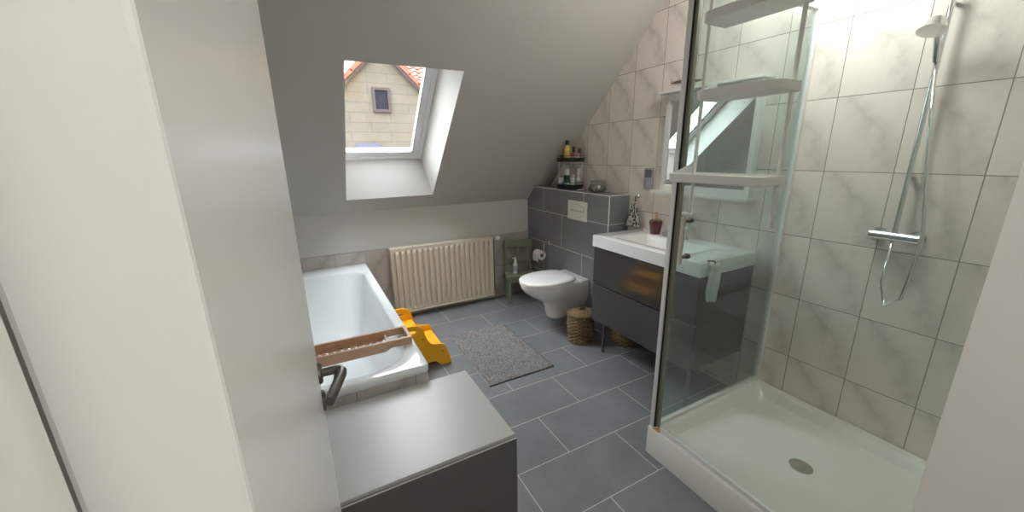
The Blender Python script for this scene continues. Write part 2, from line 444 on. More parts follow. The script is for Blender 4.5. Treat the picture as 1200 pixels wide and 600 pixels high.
# ------------------------------------------------------------------ low cabinet in front of the bath
t = thing('low_cabinet', 'low white lacquered cabinet with a smooth lid top standing between door and bathtub end', 'cabinet', (-.47, -.03, 0))
CX0, CX1, CY0, CY1, CZ = -.775, -.158, -.272, .206, .497
bm = B(); box(bm, (CX0, CY0+.010, 0), (CX1, CY1, CZ-.0165), .001); obj('body', bm, M['lacquer'], t)
bm = B(); box(bm, (CX0, CY0, CZ-.016), (CX1, CY1, CZ), .0015); obj('lid', bm, M['lacquer'], t)
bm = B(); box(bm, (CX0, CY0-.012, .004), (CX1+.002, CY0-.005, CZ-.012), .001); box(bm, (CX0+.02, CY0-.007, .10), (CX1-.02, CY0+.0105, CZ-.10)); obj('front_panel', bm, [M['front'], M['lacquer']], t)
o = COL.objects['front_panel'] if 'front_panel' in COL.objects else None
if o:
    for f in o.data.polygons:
        if f.normal.z > .7: f.material_index = 1  # shaded tone on the face, lighter lacquer on the lit top edge

# ------------------------------------------------------------------ bathtub
TX0, TX1, TY0, TY1, TZ = LX+.004, -.318, .228, KY-.012, .565
t = thing('bathtub', 'white enamel bathtub set in a tiled surround under the roof window', 'bathtub', (-.73, 1.2, 0))
bm = B()
ix0, ix1, iy0, iy1 = TX0+.06, TX1-.055, TY0+.055, TY1-.20
rings = []
def tubring(ins, z, ix=None, r=None):
    return None
def tr(x0, x1, y0, y1, r, z): return rrect(x0, x1, y0, y1, r, z, 10)
R_ = [tr(TX0+.004, TX1-.004, TY0+.004, TY1-.004, .022, TZ-.04),
      tr(TX0, TX1, TY0, TY1, .026, TZ-.036),
      tr(TX0, TX1, TY0, TY1, .026, TZ-.008),
      tr(TX0+.003, TX1-.003, TY0+.003, TY1-.003, .024, TZ-.002),
      tr(TX0+.01, TX1-.01, TY0+.01, TY1-.01, .02, TZ)]
inr = (.13, .13, .20, .20)
def inn(d_, z, dy=0): return tr(ix0+d_, ix1-d_, iy0+d_+dy*.3, iy1-d_-dy, [max(.03, q-d_*.2) for q in inr], z)
R_ += [inn(-.012, TZ-.001), inn(-.004, TZ-.003), inn(.004, TZ-.010), inn(.010, TZ-.022), inn(.030, TZ-.12, .05), inn(.055, TZ-.24, .12), inn(.080, TZ-.34, .19), inn(.11, TZ-.39, .23), inn(.15, TZ-.408, .26), inn(.22, TZ-.412, .27)]
loft(bm, R_, False, True)
tubo = obj('basin', bm, M['enamel'], t, 50)
bm = B()
# tiled surround under the rim
box(bm, (TX0, TY0+.006, 0), (TX1-.006, TY0+.03, TZ-.04))
obj('end_apron', bm, M['apron_tile'], t)
bm = B(); box(bm, (TX1-.03, TY0+.03, 0), (TX1-.006, TY1, TZ-.04)); obj('side_apron', bm, M['apron_tile_side'], t)
bm = B(); lathe(bm, [(.0, 0), (.028, 0), (.028, .003), (.0, .005)], (-.73, .62, TZ-.4125), 24); obj('drain', bm, M['chrome'], t, 40)

# bath rack
t = thing('bath_rack', 'brown wooden slatted rack lying across the near part of the bathtub', 'bath tray', (-.73, .54, .565))
RX0, RX1 = -1.11, -.335; RZ = TZ+.001
for y0_, y1_ in ((.462, .477), (.592, .607)):
    bm = B()
    prism(bm, [(RX0, y0_, RZ), (RX0+.09, y0_, RZ), (RX0+.12, y0_, RZ-.014), (RX1-.13, y0_, RZ-.014), (RX1-.10, y0_, RZ), (RX1, y0_, RZ), (RX1, y0_, RZ+.036), (RX0, y0_, RZ+.036)], (0, y1_-y0_, 0))
    obj('rail', bm, M['wood'], t)
for x in (RX0, RX1-.016):
    bm = B(); box(bm, (x, .477, RZ), (x+.016, .592, RZ+.036), .001); obj('end_bar', bm, M['wood'], t)
x = RX0+.11; sb = None
while x < RX1-.13:
    bm = B(); box(bm, (x, .477, RZ-.012), (x+.021, .592, RZ-.003), .0015); obj('slat', bm, M['wood'], t); x += .0325
bm = B(); box(bm, (RX1-.115, .477, RZ+.002), (RX1-.103, .592, RZ+.02), .002); obj('divider', bm, M['wood'], t)

# ------------------------------------------------------------------ radiator
t = thing('radiator', 'cream ribbed panel radiator on the knee wall below the roof window', 'radiator', (.38, 2.09, .055))
rx0, rx1, ry, rz0, rz1 = -.118, .874, 2.062, .062, .668
bm = B()
n = 19; pts = []
pw = (rx1-rx0-.03)/n
prf = [(rx0, ry-.002), (rx0+.015, ry-.002)]
for i in range(n):
    x = rx0+.015+i*pw
    prf += [(x+pw*.08, ry-.006), (x+pw*.20, ry+.016), (x+pw*.38, ry+.016), (x+pw*.54, ry-.011), (x+pw*.92, ry-.011)]
prf += [(rx1-.015, ry-.002), (rx1, ry-.002)]
cols = []
for x, y in prf:
    f_ = ry-.002
    cols.append([(x, f_, rz0), (x, f_, rz0+.022), (x, y, rz0+.045), (x, y, rz1-.045), (x, f_, rz1-.022), (x, f_, rz1)])
loft(bm, cols, False, False, closed=False)
# give the pressed sheet its thickness
bmesh.ops.solidify(bm, geom=bm.faces[:], thickness=-.004)
bmesh.ops.recalc_face_normals(bm, faces=bm.faces[:])
obj('front_panel', bm, M['radiator'], t)
bm = B(); box(bm, (rx0+.01, ry+.05, rz0+.01), (rx1-.01, ry+.066, rz1-.01), .003); obj('rear_panel', bm, M['radiator'], t)
bm = B()
bm.free()
for x in (rx0-.002, rx1-.004):
    bm = B(); box(bm, (x, ry-.002, rz0), (x+.006, ry+.066, rz1+.004), .002); obj('side_cover', bm, M['radiator'], t)
bm = B()
box(bm, (rx0, ry-.004, rz1-.004), (rx1, ry+.012, rz1+.006), .002); box(bm, (rx0, ry+.056, rz1-.004), (rx1, ry+.066, rz1+.006), .002)
k = 0; x = rx0+.01
while x < rx1-.01:
    box(bm, (x, ry+.010, rz1-.002), (x+.012, ry+.058, rz1+.005)); x += .022
obj('grille', bm, M['radiator'], t)
bm = B(); box(bm, (rx0, ry-.006, rz0-.004), (rx1, ry+.06, rz0+.010), .003); obj('bottom_rail', bm, M['radiator'], t)
bm = B()
tube(bm, [(rx1, 2.10, .64), (rx1+.028, 2.10, .64)], .008); tube(bm, [(rx1+.028, 2.10, .655), (rx1+.028, 2.10, .10)], .0065)
p_ = obj('pipe', bm, M['olive'], t, True)
bm = B(); lathe(bm, [(.014, 0), (.022, .004), (.024, .05), (.018, .058)], (rx1+.035, 2.10, .645), 20, 'x'); obj('thermostat', bm, M['pvc'], t, 40)
bm = B(); lathe(bm, [(.010, 0), (.012, .02), (.009, .03)], (rx1+.005, 2.10, .085), 16, 'x')
tube(bm, [(rx1+.03, 2.10, .085), (rx1+.055, 2.085, .10)], .007)
obj('return_valve', bm, M['brass'], t, 40)

# ------------------------------------------------------------------ little green chair
t = thing('child_chair', 'small sage green wooden child chair in the corner beside the radiator', 'chair', (1.11, 1.95, 0))
th = math.radians(-19.5)
TF = Matrix.Translation((.935, 1.885, 0)) @ Matrix.Rotation(th, 4, 'Z')
W_, D_ = .295, .235
for (x, y, z1) in ((.012, .012, .275), (W_-.042, .012, .275), (.012, D_-.034, .60), (W_-.042, D_-.034, .60)):
    bm = B(); box(bm, (x, y, 0), (x+.03, y+.026, z1), .003, tf=TF); obj('leg', bm, M['green'], t)
bm = B(); box(bm, (0, 0, .275), (W_, D_-.036, .295), .005, tf=TF); obj('seat', bm, M['green'], t)
bm = B()
box(bm, (.042, .016, .225), (W_-.042, .030, .275), .002, tf=TF)
for x in (.018, W_-.034): box(bm, (x, .038, .225), (x+.014, D_-.034, .275), .002, tf=TF)
obj('apron', bm, M['green'], t)
bm = B(); box(bm, (0.006, D_-.036, .545), (W_-.006, D_-.014, .625), .005, tf=TF); obj('top_rail', bm, M['green'], t)
bm = B(); box(bm, (.042, D_-.032, .395), (W_-.042, D_-.014, .435), .003, tf=TF); obj('back_rail', bm, M['green'], t)
bm = B(); box(bm, (W_/2-.015, D_-.030, .435), (W_/2+.015, D_-.016, .545), .002, tf=TF); obj('back_slat', bm, M['green'], t)

# spray bottle on the chair
cb = TF @ Vector((.10, .10, .296))
t = thing('bottle', 'slim white pump bottle standing on the green child chair', 'bottle', cb)
bm = B(); lathe(bm, [(.020, 0), (.022, .004), (.022, .095), (.016, .112), (.010, .118)], cb, 20); bo = obj('bottle_body', bm, mat('bottle_white', (.62, .66, .66), .3), t, 50)
bm = B(); lathe(bm, [(.0225, .03), (.0226, .031), (.0226, .08), (.0225, .081)], cb, 20, cap=False); obj('sleeve_label', bm, mat('sleeve_grey', (.33, .40, .42), .4), bo, True)
bm = B(); lathe(bm, [(.011, .118), (.012, .122), (.012, .138), (.006, .142), (.005, .158)], cb, 16); box(bm, (cb.x-.03, cb.y-.006, cb.z+.156), (cb.x+.008, cb.y+.006, cb.z+.166), .002); obj('pump', bm, M['pvc'], t, 40)

# ------------------------------------------------------------------ wall-hung toilet
TYC = 1.283; BX = 1.319
t = thing('wall_hung_toilet', 'white wall-hung toilet with closed lid on the slate tiled box', 'toilet', (1.1, TYC, 0))
def dring(xf, hw, z, xb=BX, hb=None, n=28, p=2.0, straight=.5):
    """D-shaped outline, rounded at the front (low x), meeting the wall at xb"""
    hb = hw if hb is None else hb
    xm = xf + (xb-xf)*straight
    out = []
    for i in range(n+1):
        a = -PI/2 + PI*i/n
        c, s = math.cos(a), math.sin(a)
        x = xm - (xm-xf)*abs(c)**(2/p); y = hw*(1 if s >= 0 else -1)*abs(s)**(2/p)
        out.append((x, TYC+y, z))
    m_ = 6
    for i in range(1, m_+1):
        f = i/m_; out.append((xm+(xb-xm)*f, TYC+hw+(hb-hw)*f, z))
    for i in range(0, m_):
        f = 1-i/m_; out.append((xm+(xb-xm)*f, TYC-hw-(hb-hw)*f, z))
    return [Vector(q) for q in out]
bm = B()
loft(bm, [dring(1.08, .045, .070, 1.20, .040), dring(1.03, .066, .076, 1.23, .060), dring(1.005, .078, .100, 1.27, .075), dring(.992, .086, .145, BX, .10), dring(.985, .096, .195, BX, .135), dring(.958, .112, .238, BX, .155), dring(.90, .138, .275, BX, .165),
          dring(.835, .156, .315, BX, .168), dring(.79, .169, .352, BX, .170), dring(.768, .176, .388, BX, .172), dring(.765, .177, .408, BX, .172), dring(.772, .172, .415, BX, .170)])
obj('bowl', bm, M['ceramic'], t, 60)
bm = B()
def seat_ring(x0, x1, hw, z, n=40):
    out = []
    for i in range(n):
        a = 2*PI*i/n; c, s = math.cos(a), math.sin(a)
        xm = x0 + (x1-x0)*.50
        ex = 2.0 if c < 0 else 3.2
        out.append(Vector((xm + (x1-x0)*.5*(1 if c >= 0 else -1)*abs(c)**(2/ex), TYC+hw*(1 if s >= 0 else -1)*abs(s)**(2/ex), z)))
    return out
loft(bm, [seat_ring(.764, 1.215, .180, .416), seat_ring(.758, 1.22, .184, .418), seat_ring(.758, 1.22, .184, .430), seat_ring(.762, 1.217, .181, .432)]); obj('seat', bm, M['lidw'], t, 50)
bm = B()
loft(bm, [seat_ring(.762, 1.217, .181, .4345), seat_ring(.754, 1.222, .187, .436), seat_ring(.754, 1.222, .187, .446), seat_ring(.762, 1.217, .180, .4525), seat_ring(.80, 1.195, .155, .457), seat_ring(.88, 1.13, .09, .459)]); obj('lid', bm, M['lidw'], t, 50)
bm = B(); box(bm, (1.235, TYC-.172, .405), (BX, TYC+.172, .428), .006); obj('back_ledge', bm, M['ceramic'], t)
for s in (-1, 1):
    bm = B(); tube(bm, [(1.222, TYC+s*.06, .432), (1.222, TYC+s*.10, .432)], .011, 14); obj('hinge', bm, M['lidw'], t, 40)

# flush plate
t = thing('flush_plate', 'cream square dual flush plate set in the slate tiled box', 'flush plate', (1.32, 1.295, .905))
bm = B(); box(bm, (1.308, 1.168, .908), (1.3205, 1.424, 1.070), .004); obj('plate', bm, M['cream'], t)
def lens(y0, y1, z0, z1, up):
    pts = []
    for i in range(13):
        f = i/12; pts.append((1.3075, y0+(y1-y0)*f, (z0 if up else z1) + (1 if up else -1)*(z1-z0)*(.45+.55*math.sin(PI*f))))
    base = [(1.3075, y1, z0 if up else z1), (1.3075, y0, z0 if up else z1)]
    return pts+base
for a_, b2, up in ((.994, 1.044, True), (.934, .984, False)):
    bm = B(); prism(bm, lens(1.20, 1.392, a_, b2, up), (-.0045, 0, 0)); fb = obj('flush_button', bm, M['cream'], t)
    bm = B(); prism(bm, lens(1.197, 1.395, a_-.003, b2+.003, up), (-.001, 0, 0)); obj('button_gap', bm, mat('seam_shadow_gap', (.30, .29, .25), .6), fb)

# toilet roll holder + roll
t = thing('roll_holder', 'chrome toilet roll holder screwed to the dark tiled box', 'toilet roll holder', (1.319, 1.725, .6))
bm = B(); lathe(bm, [(.020, 0), (.020, -.006), (.012, -.010)], (1.319, 1.725, .625), 20, 'x'); obj('wall_plate', bm, M['chrome'], t, 40)
bm = B(); tube(bm, [(1.315, 1.725, .625), (1.275, 1.725, .625), (1.262, 1.725, .612), (1.258, 1.725, .53), (1.258, 1.735, .515), (1.258, 1.75, .512), (1.258, 1.865, .512)], .004, 10); obj('bar', bm, M['chrome'], t, True)
bm = B(); y0_, y1_ = 1.757, 1.857; c = (1.258, 0, .497)
lathe(bm, [(.020, y0_), (.044, y0_), (.045, y0_+.003), (.045, y1_-.003), (.044, y1_), (.020, y1_), (.020, y0_)], c, 32, 'y', cap=False)
t = thing('toilet_roll', 'white toilet roll hanging on the chrome holder by the green chair', 'toilet roll', (1.258, 1.8, .45))
ro = obj('paper', bm, M['paper'], t, 40)
bm = B(); lathe(bm, [(.0195, y0_), (.0185, y0_), (.0185, y1_), (.0195, y1_)], c, 24, 'y', cap=False); obj('cardboard_core', bm, M['card'], t, True)
bm = B(); box(bm, (1.2128, y0_+.002, .44), (1.2138, y1_-.002, .497)); obj('loose_sheet', bm, M['paper'], t)

# ------------------------------------------------------------------ wicker baskets
def wicker_basket(name, label, cx, cy, r, h, lid, rows=16, n=44):
    t = thing(name, label, 'basket', (cx, cy, 0), None)
    bm = B(); rings = []
    for k in range(rows*3+1):
        f = k/(rows*3); z = .002+f*h; row = int(k//3) % 2; q = (k % 3)
        bulge = [0, .006, .006][q]
        R0 = r*(.90+.10*min(1, f*1.6))
        ring_ = []
        for i in range(n):
            a = 2*PI*i/n
            wv = .0050*math.cos((i*PI/2) + row*PI)
            rr = R0 + wv + bulge*.6
            ring_.append(Vector((cx+rr*math.cos(a), cy+rr*math.sin(a), z)))
        rings.append(ring_)
    loft(bm, rings, True, True)
    obj('basket_body', bm, M['wicker'], t)
    bm = B()
    for dz in (0, .008): tube(bm, [(cx+(r+.003)*math.cos(2*PI*i/40), cy+(r+.003)*math.sin(2*PI*i/40), h-.002+dz+.002*math.sin(i*2.2)) for i in range(40)], .0055, 8, True)
    obj('rim', bm, M['wicker'], t, True)
    if lid:
        bm = B(); rr = []
        for k in range(11):
            f = k/10
            rr.append([Vector((cx+(r*.97*(1-f)+.004)*math.cos(2*PI*i/44), cy+(r*.97*(1-f)+.004)*math.sin(2*PI*i/44), h+.008+.022*math.sin(f*PI/2)+.0025*math.cos(i*PI/2+k*PI))) for i in range(44)])
        loft(bm, rr, True, True); lo = obj('lid', bm, M['wicker'], t)
        bm = B(); tube(bm, [(cx+.02+.022*math.cos(2*PI*i/20), cy-.0+.022*math.sin(2*PI*i/20)*.6, h+.034) for i in range(20)], .006, 8, True); obj('lid_grip', bm, mat('dark_wicker', (.08, .045, .02), .8), lo, True)
        bm = B()
        for q in range(5):
            a0 = -1.05 + q*.03
            tube(bm, [(cx+(r+.008+.003*math.sin(q*3+j))*math.cos(a0), cy+(r+.008)*math.sin(a0), h-.005-j*.016) for j in range(4)], .003, 6)
        obj('closing_loop', bm, mat('pale_raffia', (.55, .42, .26), .8), t, True)
    return t
wicker_basket('wicker_basket', 'round brown wicker basket with lid on the floor between toilet and vanity', 1.098, .935, .104, .235, True)
wicker_basket('wicker_basket', 'low brown wicker basket standing beneath the dark vanity cabinet', 1.385, .73, .105, .17, False, rows=11)

# ------------------------------------------------------------------ vanity
VX, VY0, VY1 = 1.052, -.085, .752
t = thing('vanity_cabinet', 'glossy dark grey two-drawer vanity cabinet hanging on the tiled wall', 'vanity', (1.29, .33, .27))
bm = B(); box(bm, (VX+.022, VY0, .272), (GX-.002, VY1, .825), .001); obj('body', bm, M['carcass'], t)
for z0, z1 in ((.272, .540), (.556, .812)):
    bm = B(); box(bm, (VX, VY0-.001, z0), (VX+.018, VY1+.001, z1), .0015); dr = obj('drawer', bm, M['gloss'], t)
    bm = B(); box(bm, (VX+.003, VY0, z1), (VX+.020, VY1, z1+.006), .001); obj('grip_edge', bm, M['pewter'] if z0 < .4 else M['carcass'], dr)
for y in (.70, -.03):
    bm = B(); lathe(bm, [(.014, 0), (.014, .006), (.011, .010), (.011, .2715)], (1.13, y, .0), 16); obj('leg', bm, M['pewter'], t, 40)

t = thing('washbasin', 'white ceramic washbasin slab lying on the dark grey vanity', 'washbasin', (1.29, .33, .826))
bm = B(); bx0, bx1, by0, by1, bz0, bz1 = 1.040, GX-.002, -.095, .762, .828, .906
R_ = [rrect(bx0, bx1, by0, by1, .006, bz0, 4), rrect(bx0, bx1, by0, by1, .006, bz1-.004, 4), rrect(bx0+.004, bx1-.001, by0+.004, by1-.004, .006, bz1, 4)]
for dd, dz in ((0, 0), (.006, -.003), (.014, -.020), (.030, -.055), (.06, -.068), (.11, -.071)):
    R_.append(rrect(1.118+dd, 1.392-dd, .070+dd, .600-dd, .02, bz1+dz, 4))
loft(bm, R_, True, True)
obj('basin', bm, M['ceramic'], t, 45)
bm = B(); lathe(bm, [(.0, 0), (.022, 0), (.022, .004), (.0, .006)], (1.26, .335, bz1-.071), 20); obj('drain', bm, M['chrome'], t, 40)
t = thing('basin_tap', 'chrome mixer tap at the back of the washbasin', 'tap', (1.45, .335, .906))
bm = B(); lathe(bm, [(.026, .906), (.026, .912), (.021, .918), (.021, .99), (.023, 1.0), (.020, 1.012)], (1.45, .335, 0), 24); obj('tap_body', bm, M['chrome'], t, 40)
bm = B(); tube(bm, [(1.44, .335, .955), (1.38, .335, .962), (1.33, .335, .955), (1.325, .335, .942)], [.014, .013, .012, .011], 14); obj('spout', bm, M['chrome'], t, 50)
bm = B(); tube(bm, [(1.45, .335, 1.012), (1.452, .335, 1.022), (1.40, .335, 1.035)], [.012, .010, .006], 12); obj('lever', bm, M['chrome'], t, 50)

# soap dispenser
c = (1.425, .553, .9065)
t = thing('soap_dispenser', 'burgundy soap dispenser with gold pump on the washbasin rim', 'soap dispenser', c)
bm = B(); lathe(bm, [(.030, 0), (.034, .004), (.044, .075), (.045, .086), (.040, .098), (.020, .104), (.012, .105)], c, 28); obj('bottle_body', bm, M['burg'], t, 50)
bm = B(); lathe(bm, [(.013, .105), (.013, .118), (.006, .121), (.0055, .145), (.009, .146), (.009, .155)], c, 16)
tube(bm, [(c[0], c[1], c[2]+.151), (c[0]-.032, c[1]-.004, c[2]+.151), (c[0]-.040, c[1]-.005, c[2]+.142)], .0045, 10); obj('pump', bm, M['brass'], t, 40)
# soap dish
c = (1.435, .455, .9065)
t = thing('soap_dish', 'pale grey soap dish beside the burgundy dispenser', 'soap dish', c)
bm = B(); lathe(bm, [(.028, 0), (.034, .004), (.040, .022), (.037, .022), (.030, .008), (.0, .006)], c, 24, cap=False); obj('dish', bm, mat('grey_glaze', (.33, .31, .31), .3), t, 50)
bm = B(); box(bm, (c[0]-.024, c[1]-.016, .9135), (c[0]+.024, c[1]+.016, .930), .007, 3); obj('soap_bar', bm, mat('pink_grey_soap', (.5, .42, .42), .5), t)

# patterned cloth hanging from a hook
t = thing('hanging_cloth', 'black and white patterned cloth gathered on a hook beside the slate box', 'towel', (1.47, .82, .91))
bm = B(); rings = []
for k in range(15):
    f = k/14; z = 1.112-f*.198; hw = .012+.056*f; dp = .010+.022*f
    rings.append([Vector((1.487-dp*.2 + dp*math.cos(2*PI*i/48)*(1+.18*math.cos(7*2*PI*i/48)*f), .822+hw*math.sin(2*PI*i/48)*(1+.03*math.cos(9*2*PI*i/48)*f), z)) for i in range(48)])
loft(bm, rings); obj('cloth', bm, M['print'], t, True)
bm = B(); tube(bm, [(1.492, .822, 1.10), (1.495, .818, 1.125), (1.497, .822, 1.138), (1.495, .828, 1.125), (1.49, .824, 1.10)], .003, 8); tube(bm, [(1.478, .815, 1.10), (1.462, .79, 1.0), (1.458, .765, .925)], .0035, 8); obj('loop', bm, M['strap'], t, True)
bm = B(); lathe(bm, [(.014, GX), (.014, GX-.004), (.005, GX-.006), (.005, GX-.03), (.008, GX-.032), (.008, GX-.036)], (0, .822, 1.138), 16, 'x'); obj('hook', bm, M['chrome'], t, 40)

# wall switch and socket
t = thing('wall_switch', 'silver framed double switch and socket on the marbled tiles near the mirror', 'switch', (GX, .735, 1.2))
bm = B(); box(bm, (GX-.011, .692, 1.196), (GX, .776, 1.350), .003); obj('frame', bm, mat('silver_frame', (.42, .41, .42), .35, metal=.2), t)
bm = B(); box(bm, (GX-.015, .706, 1.283), (GX-.010, .762, 1.339), .002); obj('rocker', bm, mat('silver_rocker', (.16, .155, .17), .4), t)
bm = B(); lathe(bm, [(.026, GX-.010), (.026, GX-.014), (.020, GX-.014), (.019, GX-.006), (.0, GX-.006)], (0, .734, 1.236), 28, 'x', cap=False); obj('socket', bm, mat('silver_socket', (.40, .39, .40), .4), t, 40)

# mirror with shelves
t = thing('wall_mirror', 'white framed mirror with a shelf above and below on the marbled wall', 'mirror', (1.47, .30, 1.19))
my0, my1, mz0, mz1 = -.02, .598, 1.203, 1.825
bm = B(); fw = .032
box(bm, (1.485, my0, mz0), (GX, my0+fw, mz1), .002); box(bm, (1.485, my1-fw, mz0), (GX, my1, mz1), .002)
box(bm, (1.485, my0+fw, mz0), (GX, my1-fw, mz0+.042), .002); box(bm, (1.485, my0+fw, mz1-.042), (GX, my1-fw, mz1), .002)
obj('mirror_frame', bm, M['frame_white'], t)
bm = B(); box(bm, (1.496, my0+fw, mz0+.042), (1.506, my1-fw, mz1-.042)); obj('mirror_glass', bm, M['mirror'], t)
bm = B(); box(bm, (1.425, my0-.03, mz1), (GX, my1+.022, mz1+.016), .002); obj('top_shelf', bm, M['frame_white'], t)
bm = B(); box(bm, (1.425, my0-.03, mz0-.016), (GX, my1+.03, mz0), .002); box(bm, (1.425, my0-.03, mz0), (1.433, my1+.03, mz0+.006), .001); obj('bottom_shelf', bm, M['frame_white'], t)

# dried sprigs on the top shelf
t = thing('dried_sprigs', 'bunch of dried brown sprigs lying on the shelf over the mirror', 'dried plant', (1.47, .5, 1.842))
for i in range(9):
    bm = B(); y = .565-.008*i; z = 1.845+.004*(i % 3)
    tube(bm, [(1.46+.012*math.sin(i*2), y-.17, z+.022), (1.46+.004*i, y-.09, z+.020+.004*(i % 4)), (1.455+.01*math.cos(i), y+.0, z+.012+.020*math.sin(i*1.3)**2+.02)], [.0022, .0018, .0008], 6)
    obj('stem', bm, M['feather'], t)
for i in range(4):
    bm = B(); yy = .50-.035*i; zz = 1.878+.006*math.sin(i*2)
    prism(bm, [(1.452, yy+.06, zz+.008), (1.455, yy+.02, zz+.011), (1.455, yy-.05, zz+.002), (1.455, yy-.07, zz-.006), (1.455, yy-.02, zz-.004), (1.452, yy+.03, zz-.001)], (.002, 0, 0))
    obj('leaf', bm, mat('dried_leaf', (.16, .125, .10), .9), t)
bm = B(); tube(bm, [(1.452, .545, 1.87), (1.452, .548, 1.915)], .0013, 5); obj('stalk_tip', bm, M['feather'], t)

# ------------------------------------------------------------------ caddy and bottles on the box
LC = 1.1455
cdir = Vector((.30, -1, 0)).normalized(); cn = Vector((-cdir.y, cdir.x, 0))   # cn points to the wall
cc = Vector((1.415, 1.545, 0))
if cn.x < 0: cn = -cn
def cp(u, v, z): return cc + cdir*u + cn*v + Vector((0, 0, z))
t = thing('tiered_caddy', 'two-tier dark metal toiletry caddy standing in the corner on the slate box', 'caddy', (cc.x, cc.y, LC))
def tier(z, hw, dp, h):
    out = []
    for i in range(40):
        a = 2*PI*i/40; c_, s_ = math.cos(a), math.sin(a)
        out.append((hw*(1 if c_ > 0 else -1)*abs(c_)**.6, dp*(1 if s_ > 0 else -1)*abs(s_)**.75))
    return out
for z, hw, dp in ((LC+.012, .128, .062), (1.388, .134, .066)):
    o_ = tier(z, hw, dp, 0)
    bm = B(); loft(bm, [[cp(u, v, z) for u, v in o_], [cp(u, v, z+.003) for u, v in o_]])
    fl = obj('tray', bm, M['blackmetal'], t)
    bm = B()
    loft(bm, [[cp(u*s, v*s, zz) for u, v in o_] for s, zz in ((1, z), (1.01, z+.034), (1.0, z+.036), (.975, z+.034), (.975, z+.002))], False, False)
    obj('tray_wall', bm, M['blackmetal'], fl)
    bm = B(); tube(bm, [cp(u*1.01, v*1.01, z+.052) for u, v in o_], .0022, 6, True); obj('guard_rail', bm, M['blackmetal'], fl)
for u in (-.122, .122):
    bm = B(); tube(bm, [cp(u, .0, LC+.003), cp(u*1.03, 0, 1.30), cp(u*1.06, 0, 1.44)], .0028, 8); obj('upright', bm, M['alu'], t, True)
    bm = B(); tube(bm, [cp(u, -.05, LC+.005), cp(u, .05, LC+.005)], .005, 8); obj('foot', bm, M['alu'], t)
def bottle(label, u, v, z, r, h, col, capcol, capr, caph, name='bottle', cat='bottle', grp='toiletries in the caddy', shoulder=.12, tint=None):
    r *= 1.12; capr *= 1.15; h *= 1.22; caph *= 1.25
    b = cp(u, v, z)
    t = thing(name, label, cat, b, grp)
    bm = B(); lathe(bm, [(r*.92, 0), (r, h*.03), (r, h*(1-shoulder)), (r*.85, h*(1-shoulder*.45)), (capr*.8, h)], b, 20)
    bb = obj('bottle_body', bm, mat('bottle_col', col, .28, var=.02), t, 50)
    if tint:
        bm = B(); lathe(bm, [(r*1.0, h*.22), (r*1.012, h*.23), (r*1.012, h*.66), (r*1.0, h*.67)], b, 20, cap=False); obj('sleeve_label', bm, mat('sleeve', tint, .4), bb, True)
    bm = B(); lathe(bm, [(capr*.95, h), (capr, h+caph*.05), (capr, h+caph*.85), (capr*.8, h+caph)], b, 18); obj('cap', bm, mat('cap_col', capcol, .35), t, 50)
ZU = 1.388+.0035; ZL = LC+.0155
bottle('yellow shower bottle with a black cap on the upper caddy tier', -.030, -.01, ZU, .024, .115, (.80, .62, .10), (.012, .012, .012), .014, .032, shoulder=.22, tint=(.70, .50, .12))
bottle('small red bottle with a tall black cap right of the yellow one', .033, .0, ZU, .019, .062, (.42, .03, .05), (.01, .01, .01), .010, .040, tint=(.55, .25, .28))
bottle('short pink jar at the right end of the upper caddy tier', .078, -.01, ZU, .022, .040, (.55, .40, .38), (.42, .36, .36), .021, .016, 'jar', 'jar')
bottle('tall dark brown bottle behind the pink jar on the upper tier', .068, .036, ZU, .015, .070, (.13, .05, .035), (.10, .04, .035), .013, .022)
bottle('small clear grey flask at the left end of the upper tier', -.095, -.0, ZU, .020, .030, (.22, .22, .2), (.16, .15, .14), .014, .014)
bottle('short pale blue and white jar at the left end of the lower caddy tier', -.092, -.015, ZL, .025, .050, (.55, .60, .66), (.62, .62, .62), .022, .018, 'jar', 'jar', tint=(.20, .25, .42))
bottle('tall dark bottle with a broad white cap on the lower caddy tier', -.052, .022, ZL, .025, .090, (.02, .05, .035), (.72, .70, .66), .024, .050)
bottle('slim white tube bottle between jar and white-capped bottle', -.079, .018, ZL, .011, .080, (.62, .62, .6), (.7, .7, .68), .009, .022)
bottle('dark green bottle with a pale label in the middle of the lower tier', -.010, -.022, ZL, .022, .060, (.02, .10, .05), (.02, .07, .04), .013, .024, tint=(.40, .62, .50))
bottle('white bottle with a rounded cap right of the green bottle', .040, -.012, ZL, .020, .072, (.68, .66, .60), (.62, .60, .55), .014, .022)
bottle('slim pink-red bottle near the right end of the lower tier', .066, .022, ZL, .014, .100, (.45, .14, .13), (.40, .13, .12), .010, .026)
bottle('white pump bottle at the right end of the lower caddy tier', .094, -.006, ZL, .018, .080, (.62, .62, .58), (.55, .50, .46), .013, .055, tint=(.30, .34, .24))

# round ornament box
c = Vector((1.43, 1.19, LC))
t = thing('ornament_jar', 'round silver openwork jar with a lid standing on the slate box', 'jar', c)
bm = B(); lathe(bm, [(.040, 0), (.056, .008), (.064, .030), (.060, .050), (.050, .060), (.050, .066)], c, 32); obj('jar_body', bm, M['jarmetal'], t, 50)
bm = B(); lathe(bm, [(.054, .066), (.057, .069), (.057, .090), (.052, .094), (.0, .096)], c, 32); obj('jar_lid', bm, M['jarmetal'], t, 40)
bm = B()
for i in range(12):
    a = 2*PI*i/12
    tube(bm, [(c.x+.052*math.cos(a), c.y+.052*math.sin(a), c.z+.008), (c.x+.068*math.cos(a+.2), c.y+.068*math.sin(a+.2), c.z+.030), (c.x+.054*math.cos(a+.45), c.y+.054*math.sin(a+.45), c.z+.060)], .003, 6)
obj('lattice', bm, mat('dark_silver', (.12, .11, .09), .4, metal=.8), t)

